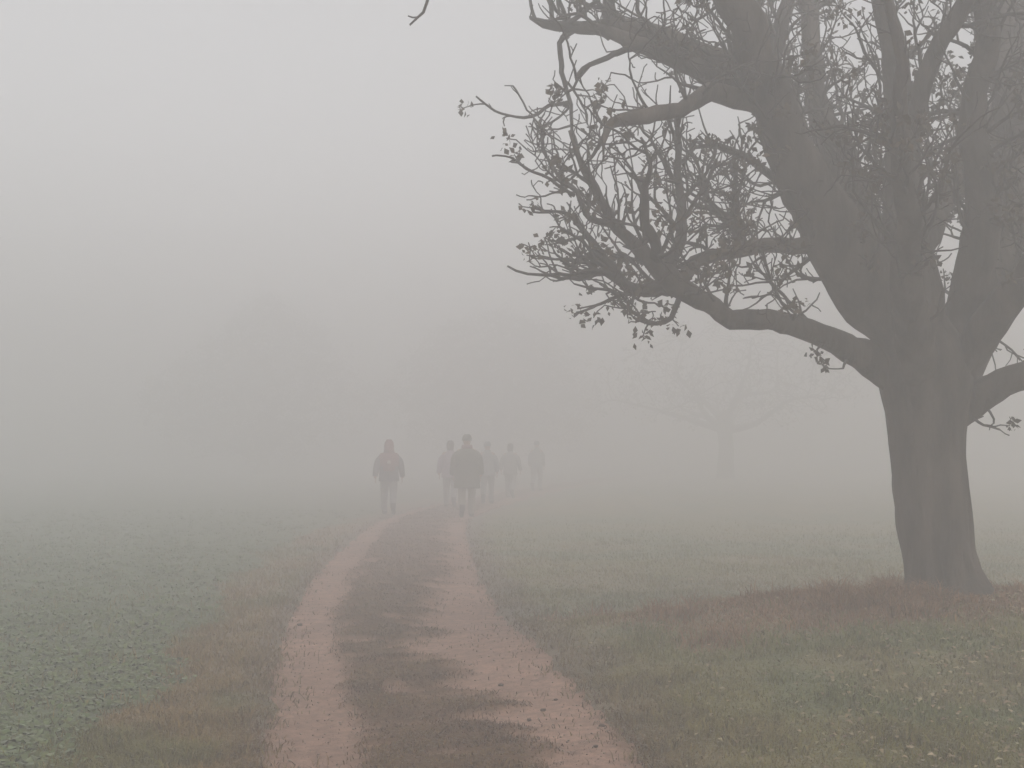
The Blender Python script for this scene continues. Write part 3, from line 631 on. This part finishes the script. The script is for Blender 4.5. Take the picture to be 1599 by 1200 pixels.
# ---- trees further off along the track
def far_tree(name, label, px, Y, height_m, radius, trunk_h, trunk_r, seed, n_limb=7, n_att=1600, leafy=0, cone=0.0, droop=0.0):
    rg = np.random.default_rng(seed)
    base = at(np.array(px), np.array(700.0), np.array(Y)); base[2] = 0
    e = bpy.data.objects.new(name, None); C.objects.link(e); e.location = base; e['label'] = label; e['category'] = 'tree'; e['group'] = 'fruit trees fading in the fog'
    tp = np.array([[0, 0, -0.1], [0.02, 0, 0.25], [0.05, 0.02, trunk_h * 0.6], [0.02, 0, trunk_h], [0.1, 0.05, trunk_h + 0.7]])
    Pp, Rr = resample(tp, [trunk_r * 1.9, trunk_r * 1.25, trunk_r, trunk_r * 1.15, trunk_r * 0.7], 0.15)
    V, Fc = tube(Pp, Rr, 16, 0.06, seed); link('trunk', mesh_np('trunk', V, Fc, True), M_BARK, e)
    sp, sdv = [], []
    for k in range(n_limb):
        th = k / n_limb * 6.283 + rg.normal(0, 0.45); low = rg.random() < 0.5
        reach = radius * (0.80 if low else 0.5) * (0.85 + 0.3 * rg.random()); top = trunk_h + (height_m - trunk_h) * (0.30 if low else 0.80) * (0.85 + 0.3 * rg.random())
        d = np.array([math.cos(th), math.sin(th), 0])
        z0 = trunk_h * (0.9 if low else 1.05)
        pts = [np.array([0, 0, z0]), d * reach * 0.3 + [0, 0, z0 + (top - z0) * (0.35 if low else 0.3)], d * reach * 0.65 + [0, 0, z0 + (top - z0) * (0.65 if low else 0.6)],
               d * reach * 0.9 + [0, 0, top - droop * low * 0.4], d * reach * 1.05 + [0, 0, top - droop * low]]
        pts = [q + rg.normal(0, 0.25, 3) * (i > 0) for i, q in enumerate(pts)]
        Pp, Rr = resample(pts, np.array([0.62, 0.36, 0.20, 0.09, 0.03]) * trunk_r, 0.15)
        V, Fc = tube(Pp, Rr, 8, 0.1, seed + k); link('limb', mesh_np('limb', V, Fc, True), M_BARK, e)
        T = np.gradient(Pp, axis=0); T /= np.linalg.norm(T, axis=1)[:, None]
        sp.append(Pp[3:]); sdv.append(T[3:])
    sp = np.concatenate(sp); sdv = np.concatenate(sdv)
    q = rg.normal(0, 1, (n_att, 3)); q /= np.linalg.norm(q, axis=1)[:, None]; q *= (rg.random(n_att) ** (1 / 2.4))[:, None]
    zc = trunk_h * 0.85 + (height_m - trunk_h * 0.85) * 0.5
    Z = q[:, 2]; taper = 1 - cone * smooth(-0.6, 1.0, Z)
    A = np.stack([q[:, 0] * radius * taper, q[:, 1] * radius * taper, zc + Z * (height_m - trunk_h * 0.85) * 0.5], 1)
    A[:, 2] -= 0.35 * droop * (np.hypot(A[:, 0], A[:, 1]) / radius) ** 2
    lump = fbm(A[:, 0] * 0.6 + A[:, 1] * 0.4 + seed, A[:, 2] * 0.7, seed); A = A[rg.random(len(A)) < 0.25 + 1.2 * smooth(0.3, 0.6, lump)]
    P, PR, D = grow(sp, sdv, A, 0.2, 2.5, 0.32, 40, 0.05, 0.3, seed)
    R = radii(P, PR, len(sp), 0.012, 2.2, 0.08)
    tm = twig_mesh(P, PR, R, len(sp), np.ones(len(P), bool), 3)
    cr = link('crown', mesh_np('crown', tm[0], tm[1], True), M_TWIG, e, kind='stuff')
    if leafy:
        ids = np.arange(len(sp), len(P)); ids = ids[rg.random(len(ids)) < leafy]
        V, Fc, cc = leaf_clumps(P, ids, 7, 0.20, 0.16, (0.045, 0.045, 0.025), (0.080, 0.065, 0.035), seed)
        link('leaves', mesh_np('leaves', V, Fc, False, cc), M_LEAF, cr, kind='stuff')
    return e
far_tree('fruit_tree', 'pale fog-veiled tree with bare limbs, arching outward, standing alone in the meadow', 1132, 57.0, 7.6, 6.8, 2.5, 0.33, 21, 9, 2600, 0.10, 0.1, 0.9)
far_tree('fruit_tree', 'faint leafy tree rising to a point behind the field left of the walkers', 410, 68.0, 10.5, 7.8, 0.7, 0.36, 33, 9, 3400, 0.9, 0.8, 0.1)
far_tree('fruit_tree', 'faint broad rounded tree directly behind the walkers', 770, 68.0, 9.4, 6.9, 0.8, 0.36, 45, 9, 3400, 0.85, 0.35, 0.1)

# ------------------------------------------------------------------ walkers
def cloth(name, c, rough=0.9): return noise_mat(name, tuple(0.8 * v for v in c), tuple(1.15 * v for v in c), 14.0, rough, 0.2, 60)
M_SKIN = noise_mat('skin', (0.36, 0.20, 0.14), (0.42, 0.25, 0.18), 12, 0.6)
M_BOOT = cloth('boot_leather', (0.03, 0.024, 0.02), 0.6)
def loft(rings, sides=16):
    V = []; ang = np.arange(sides) / sides * 2 * math.pi
    for (c, rx, ry) in rings:
        sx = np.sign(np.cos(ang)) * np.abs(np.cos(ang)) ** 0.85; sy = np.sign(np.sin(ang)) * np.abs(np.sin(ang)) ** 0.85
        V.append(np.stack([c[0] + sx * rx, c[1] + sy * ry, np.full(sides, c[2])], 1))
    n = len(rings); V = np.concatenate(V); k = np.arange((n - 1) * sides); a = k // sides * sides; j = k % sides
    q = np.stack([a + j, a + (j + 1) % sides, a + sides + (j + 1) % sides, a + sides + j], 1)
    V = np.concatenate([V, [np.array(rings[0][0], float)], [np.array(rings[-1][0], float)]]); c0 = n * sides; jj = np.arange(sides); l = (n - 1) * sides
    t = np.concatenate([np.stack([np.full(sides, c0), (jj + 1) % sides, jj], 1), np.stack([np.full(sides, c0 + 1), l + jj, l + (jj + 1) % sides], 1)])
    return V, [q, t]
def join_parts(parts):
    V = []; Q = []; T = []; o = 0
    for v, f in parts:
        V.append(v); Q.append(f[0] + o); T.append(f[1] + o); o += len(v)
    return np.concatenate(V), [np.concatenate(Q), np.concatenate(T)]
def pipe(pts, rad, sides=10):
    P, R = resample(np.array(pts, float), np.array(rad, float), 0.04); return tube(P, R, sides, 0.05, 3)

def person(label, px, foot_y, tall, stride, arms, jacket, jacket_mat, trouser_mat, hat_mat, turn=0.0, hem=0.80, bulk=1.0, vest=None, pack=None, scarf=None, hat='cap'):
    """walks away along +Y; built for 1.75 m and scaled"""
    g = ground_at(px, foot_y); s = tall / 1.75
    gz = float(height(np.array([g[0]]), np.array([g[1]]))[0])
    sk = []; sr = []; se = []
    def v(p, r): sk.append(p); sr.append(r); return len(sk) - 1
    def chain(start, items):
        k = start
        for p, r in items:
            m = v(p, r)
            if k is not None: se.append((k, m))
            k = m
        return k
    hip = v((0, 0, 0.93), (0.150, 0.105))
    chest = chain(hip, [((0, -0.005, 1.06), (0.135, 0.098)), ((0, 0.0, 1.22), (0.155, 0.112)), ((0, 0.0, 1.38), (0.155, 0.105))])
    neck = chain(chest, [((0, 0.0, 1.48), (0.062, 0.062))])
    head = chain(neck, [((0, 0.025, 1.56), (0.068, 0.078)), ((0, 0.025, 1.64), (0.080, 0.098)), ((0, 0.015, 1.70), (0.066, 0.080)), ((0, 0.010, 1.735), (0.028, 0.034))])
    hd = len(sk) - 3
    chain(hd, [((0, 0.125, 1.625), (0.014, 0.016))])                                         # nose
    for sx in (-1, 1): chain(hd, [((sx * 0.088, 0.015, 1.63), (0.012, 0.024))])              # ears
    foot_pts = {}; wrist = {}; legs = {}; armp = {}
    for sx, st in ((-1, stride), (1, -stride)):
        k = st
        knee = (sx * 0.105, 0.5 * k + 0.05, 0.51); ank = (sx * 0.10, k - (0.10 if k < 0 else 0.0), 0.085 + (0.10 if k < 0 else 0.0))
        toe = (sx * 0.115, ank[1] + 0.17, 0.035 + (0.015 if k < 0 else 0.0))
        hj = (sx * 0.095, 0, 0.88)
        chain(hip, [(hj, (0.100, 0.105)), ((sx * 0.1, 0.25 * k + 0.03, 0.70), (0.085, 0.088)), (knee, (0.060, 0.062)), ((sx * 0.103, 0.72 * k + 0.0, 0.33), (0.058, 0.062)), (ank, (0.040, 0.044)), (toe, (0.042, 0.030))])
        legs[sx] = [hj, (sx * 0.1, 0.25 * k + 0.03, 0.70), knee, (sx * 0.103, 0.72 * k, 0.33), ank]; foot_pts[sx] = (ank, toe)
        spread, swing, bend = arms; w = -st * swing
        sh = (sx * 0.170, 0, 1.39); el = (sx * (0.235 + spread), 0.35 * w - 0.02, 1.12); wr = (sx * (0.255 + spread * 1.3), 0.9 * w + bend, 0.885 + bend * 0.6)
        chain(chest, [(sh, (0.065, 0.065)), ((sx * (0.215 + 0.5 * spread), 0.15 * w, 1.26), (0.052, 0.052)), (el, (0.043, 0.043)), (wr, (0.028, 0.032)), ((wr[0], wr[1] + 0.025, wr[2] - 0.055), (0.022, 0.040))])
        armp[sx] = [sh, (sx * (0.215 + 0.5 * spread), 0.15 * w, 1.26), el, wr]
        palm = (wr[0], wr[1] + 0.03, wr[2] - 0.07)
        for f, (dy, ln) in enumerate(((-0.027, 0.062), (-0.009, 0.075), (0.010, 0.080), (0.028, 0.072))):
            b0 = (palm[0], palm[1] + dy, palm[2] - 0.02)
            chain(None, [(b0, (0.009, 0.009)), ((b0[0] - sx * 0.004, b0[1] + 0.004, b0[2] - ln * 0.5), (0.0085, 0.0085)), ((b0[0] - sx * 0.020, b0[1] + 0.008, b0[2] - ln * 0.95), (0.007, 0.007))])
        chain(None, [((palm[0] - sx * 0.004, palm[1] + 0.034, palm[2] + 0.025), (0.011, 0.011)), ((palm[0] - sx * 0.014, palm[1] + 0.056, palm[2] - 0.005), (0.010, 0.010)), ((palm[0] - sx * 0.020, palm[1] + 0.060, palm[2] - 0.035), (0.008, 0.008))])
    m = bpy.data.meshes.new('person'); m.from_pydata(sk, se, [])
    body = bpy.data.objects.new('person', m); C.objects.link(body); m.materials.append(M_SKIN)
    skm = body.modifiers.new('skin', 'SKIN'); skm.use_smooth_shade = True
    linked = set(); 
    first = {}
    comp = list(range(len(sk)))
    for a, b in se:
        ca, cb = comp[a], comp[b]
        comp = [ca if c == cb else c for c in comp]
    seen = set()
    for k, d in enumerate(m.skin_vertices[0].data):
        d.radius = sr[k]; d.use_root = comp[k] not in seen; seen.add(comp[k])
    sub = body.modifiers.new('subdivision', 'SUBSURF'); sub.levels = 2; sub.render_levels = 2
    body.location = (g[0], g[1], gz); body.scale = (s, s, s); body.rotation_euler = (0, 0, turn)
    body['label'] = label; body['category'] = 'person'; body['group'] = 'walkers on the track'
    B = bulk
    rings = [((0, -0.01, hem), 0.215 * B, 0.165 * B), ((0, -0.01, hem + 0.05), 0.212 * B, 0.162 * B), ((0, 0, 1.0), 0.200 * B, 0.150 * B), ((0, 0, 1.12), 0.192 * B, 0.145 * B), ((0, 0, 1.26), 0.196 * B, 0.155 * B), ((0, 0, 1.36), 0.178 * B, 0.140 * B),
             ((0, 0, 1.425), 0.135 * B, 0.112), ((0, 0.005, 1.475), 0.092, 0.090), ((0, 0.01, 1.525), 0.085, 0.085)]
    parts = [loft(rings)]
    for sx in (-1, 1):
        A = armp[sx]; A2 = [(A[0][0] * 0.78, A[0][1], A[0][2] - 0.025)] + list(A[1:])
        parts.append(pipe(A2, [0.072 * B, 0.078 * B, 0.068 * B, 0.052 * B]))
    V, Fc = join_parts(parts); link(jacket, mesh_np(jacket, V, Fc, True), jacket_mat, body)
    parts = [loft([((0, 0, 0.80), 0.19, 0.13), ((0, 0, 0.92), 0.178, 0.125), ((0, 0, 1.02), 0.165, 0.115)])]
    for sx in (-1, 1): parts.append(pipe(legs[sx], [0.115, 0.105, 0.082, 0.076, 0.066]))
    V, Fc = join_parts(parts); link('trousers', mesh_np('trousers', V, Fc, True), trouser_mat, body)
    for sx in (-1, 1):
        ank, toe = foot_pts[sx]
        V, Fc = join_parts([pipe([(ank[0], ank[1], ank[2] + 0.10), ank, (ank[0], ank[1] + 0.02, ank[2] - 0.03)], [0.062, 0.060, 0.055]), pipe([(ank[0], ank[1] - 0.05, ank[2] - 0.035), (ank[0], ank[1] + 0.06, ank[2] - 0.035), toe, (toe[0], toe[1] + 0.045, toe[2])], [0.044, 0.052, 0.050, 0.036])])
        link('boot', mesh_np('boot', V, Fc, True), M_BOOT, body)
    if hat == 'cap':
        V, Fc = loft([((0, 0.02, 1.625), 0.100, 0.118), ((0, 0.02, 1.67), 0.104, 0.120), ((0, 0.015, 1.725), 0.088, 0.102), ((0, 0.01, 1.765), 0.050, 0.058)])
    elif hat == 'hood':
        V, Fc = loft([((0, -0.01, 1.44), 0.135, 0.12), ((0, -0.005, 1.52), 0.118, 0.12), ((0, 0.0, 1.62), 0.116, 0.122), ((0, 0.0, 1.70), 0.100, 0.112), ((0, 0.0, 1.765), 0.055, 0.065)])
    else:
        V, Fc = loft([((0, -0.03, 1.50), 0.080, 0.06), ((0, -0.02, 1.57), 0.095, 0.085), ((0, 0.0, 1.65), 0.102, 0.110), ((0, 0.01, 1.72), 0.086, 0.098), ((0, 0.01, 1.758), 0.045, 0.05)])
    link({'cap': 'cap', 'hood': 'hood'}.get(hat, 'hair'), mesh_np('hat', V, Fc, True), hat_mat, body)
    if scarf:
        V, Fc = loft([((0, 0.005, 1.455), 0.115, 0.105), ((0, 0.005, 1.49), 0.120, 0.110), ((0, 0.01, 1.54), 0.105, 0.100)]); link('scarf', mesh_np('scarf', V, Fc, True), scarf, body)
    if vest:
        V, Fc = loft([((0, 0, 1.13), 0.205 * B, 0.160 * B), ((0, 0, 1.20), 0.214 * B, 0.164 * B), ((0, 0, 1.30), 0.222 * B, 0.163 * B), ((0, 0, 1.39), 0.212 * B, 0.146 * B), ((0, 0, 1.445), 0.165 * B, 0.122)])
        link('vest', mesh_np('vest', V, Fc, True), vest, body)
    if pack:
        V, Fc = loft([((0, -0.21, 1.02), 0.12, 0.07), ((0, -0.235, 1.06), 0.145, 0.095), ((0, -0.24, 1.22), 0.15, 0.105), ((0, -0.23, 1.36), 0.135, 0.085), ((0, -0.21, 1.41), 0.09, 0.05)])
        link('backpack', mesh_np('backpack', V, Fc, True), pack[0], body)
        if pack[1]:
            V, Fc = loft([((0.0, -0.342, 1.20), 0.035, 0.012), ((0.0, -0.345, 1.23), 0.045, 0.012), ((0.0, -0.343, 1.27), 0.030, 0.012)]); link('patch', mesh_np('patch', V, Fc, True), pack[1], body)
    return body
red = cloth('red_cloth', (0.22, 0.085, 0.09)); navy = cloth('dark_blue_cloth', (0.115, 0.108, 0.128)); olive = cloth('olive_cloth', (0.110, 0.110, 0.080))
plum = cloth('plum_cloth', (0.27, 0.20, 0.26)); grey = cloth('grey_cloth', (0.24, 0.24, 0.23)); darkt = cloth('grey_trousers', (0.30, 0.30, 0.30)); khaki = cloth('khaki_trousers', (0.30, 0.27, 0.21))
hair = cloth('brown_hair', (0.05, 0.03, 0.02)); pale = cloth('pale_patch', (0.55, 0.50, 0.46)); slate = cloth('slate_cloth', (0.24, 0.245, 0.25))
person('walker in dull blue jacket and red vest with hood up, arms held out', 607, 803, 1.72, 0.16, (0.05, 0.7, 0.02), 'jacket', navy, darkt, red, 0.10, 0.78, 1.12, vest=red, pack=(red, pale), hat='hood')
person('tall walker in a long olive coat with cap and reddish scarf', 729, 806, 1.86, -0.15, (0.03, 0.5, 0.05), 'coat', olive, khaki, olive, 0.05, 0.62, 1.32, scarf=red, hat='cap')
person('walker in plum jacket, half hidden behind the long olive coat', 703, 792, 1.72, 0.15, (0.03, 0.6, 0.03), 'jacket', plum, darkt, hair, 0.02, 0.78, 1.1, hat='hair')
person('walker in slate grey jacket just ahead of the long olive coat', 761, 786, 1.70, -0.14, (0.02, 0.6, 0.03), 'jacket', slate, grey, slate, -0.05, 0.78, 1.1, hat='cap')
person('walker in grey coat, between the slate jacket and the farthest walker', 797, 777, 1.66, 0.15, (0.04, 0.6, 0.04), 'coat', grey, darkt, hair, -0.20, 0.74, 1.1, hat='hair')
person('farthest walker, slim with slate jacket and cap, at the head of the group', 838, 767, 1.72, -0.15, (0.01, 0.5, 0.03), 'jacket', slate, darkt, navy, -0.25, 0.80, 1.0, hat='cap')

# ------------------------------------------------------------------ small things lying on the track
M_CLOD = noise_mat('earth_clod', (0.05, 0.035, 0.025), (0.12, 0.08, 0.06), 30, 0.95, 0.5, 90)
def clod_mesh(seed):
    rg = np.random.default_rng(seed); V, Fc = loft([((0, 0, -0.3), 0.7, 0.6), ((0, 0, 0.0), 1.0, 0.85), ((0.05, 0, 0.35), 0.8, 0.7), ((0.1, 0, 0.55), 0.4, 0.3)], 9)
    V = V * (1 + 0.18 * rg.normal(0, 1, (len(V), 1))); return mesh_np('clod', V, Fc, False)
clods = [clod_mesh(k) for k in range(3)]
for c in clods: c.materials.append(M_CLOD)
for k, (x, y, w) in enumerate([(848, 1113, 9), (826, 1126, 8), (940, 1143, 9), (930, 1171, 8), (684, 1042, 9), (1146, 963, 0), (468, 971, 9), (782, 1075, 8), (868, 1100, 6)]):
    if w == 0: continue
    g = ground_at(x, y); z = float(height(np.array([g[0]]), np.array([g[1]]))[0]); r = w / 2 / F_PX * g[1]
    o = bpy.data.objects.new('earth_clod', clods[k % 3]); C.objects.link(o); o.location = (g[0], g[1], z + r * 0.2); o.scale = (r * 1.2, r * 1.2, r); o.rotation_euler = (0, 0, k * 1.3)
    o['label'] = 'small dark clod of earth lying on the bare wheel rut'; o['category'] = 'clod'; o['group'] = 'clods on the track'

# ------------------------------------------------------------------ haze
hz = bpy.data.materials.new('fog'); hz.use_nodes = True; nt = hz.node_tree; nt.nodes.clear()
pv = nt.nodes.new('ShaderNodeVolumePrincipled'); pv.inputs['Color'].default_value = (0.972, 0.955, 0.957, 1)
pv.inputs['Density'].default_value = 0.055; pv.inputs['Anisotropy'].default_value = 0.2
ou = nt.nodes.new('ShaderNodeOutputMaterial'); nt.links.new(pv.outputs[0], ou.inputs['Volume'])
b0, b1 = np.array([-FAR - 5, -66, -1.3]), np.array([FAR + 5, FAR + 5, 11.8])
V = np.array([[(b0, b1)[i][0], (b0, b1)[j][1], (b0, b1)[k][2]] for k in (0, 1) for j in (0, 1) for i in (0, 1)])
Fq = np.array([[0, 2, 3, 1], [4, 5, 7, 6], [0, 1, 5, 4], [2, 6, 7, 3], [0, 4, 6, 2], [1, 3, 7, 5]])
link('haze', mesh_np('haze', V, Fq), hz, kind='stuff')
tris = sum(len(o.data.polygons) for o in scene.objects if o.type == 'MESH')
print('NODES', NODES, 'POLYS', tris, 'TREETOP', max((o.matrix_basis.translation.z + max(v[2] for v in o.bound_box)) for o in scene.objects if o.type == 'MESH' and o.name != 'haze'))
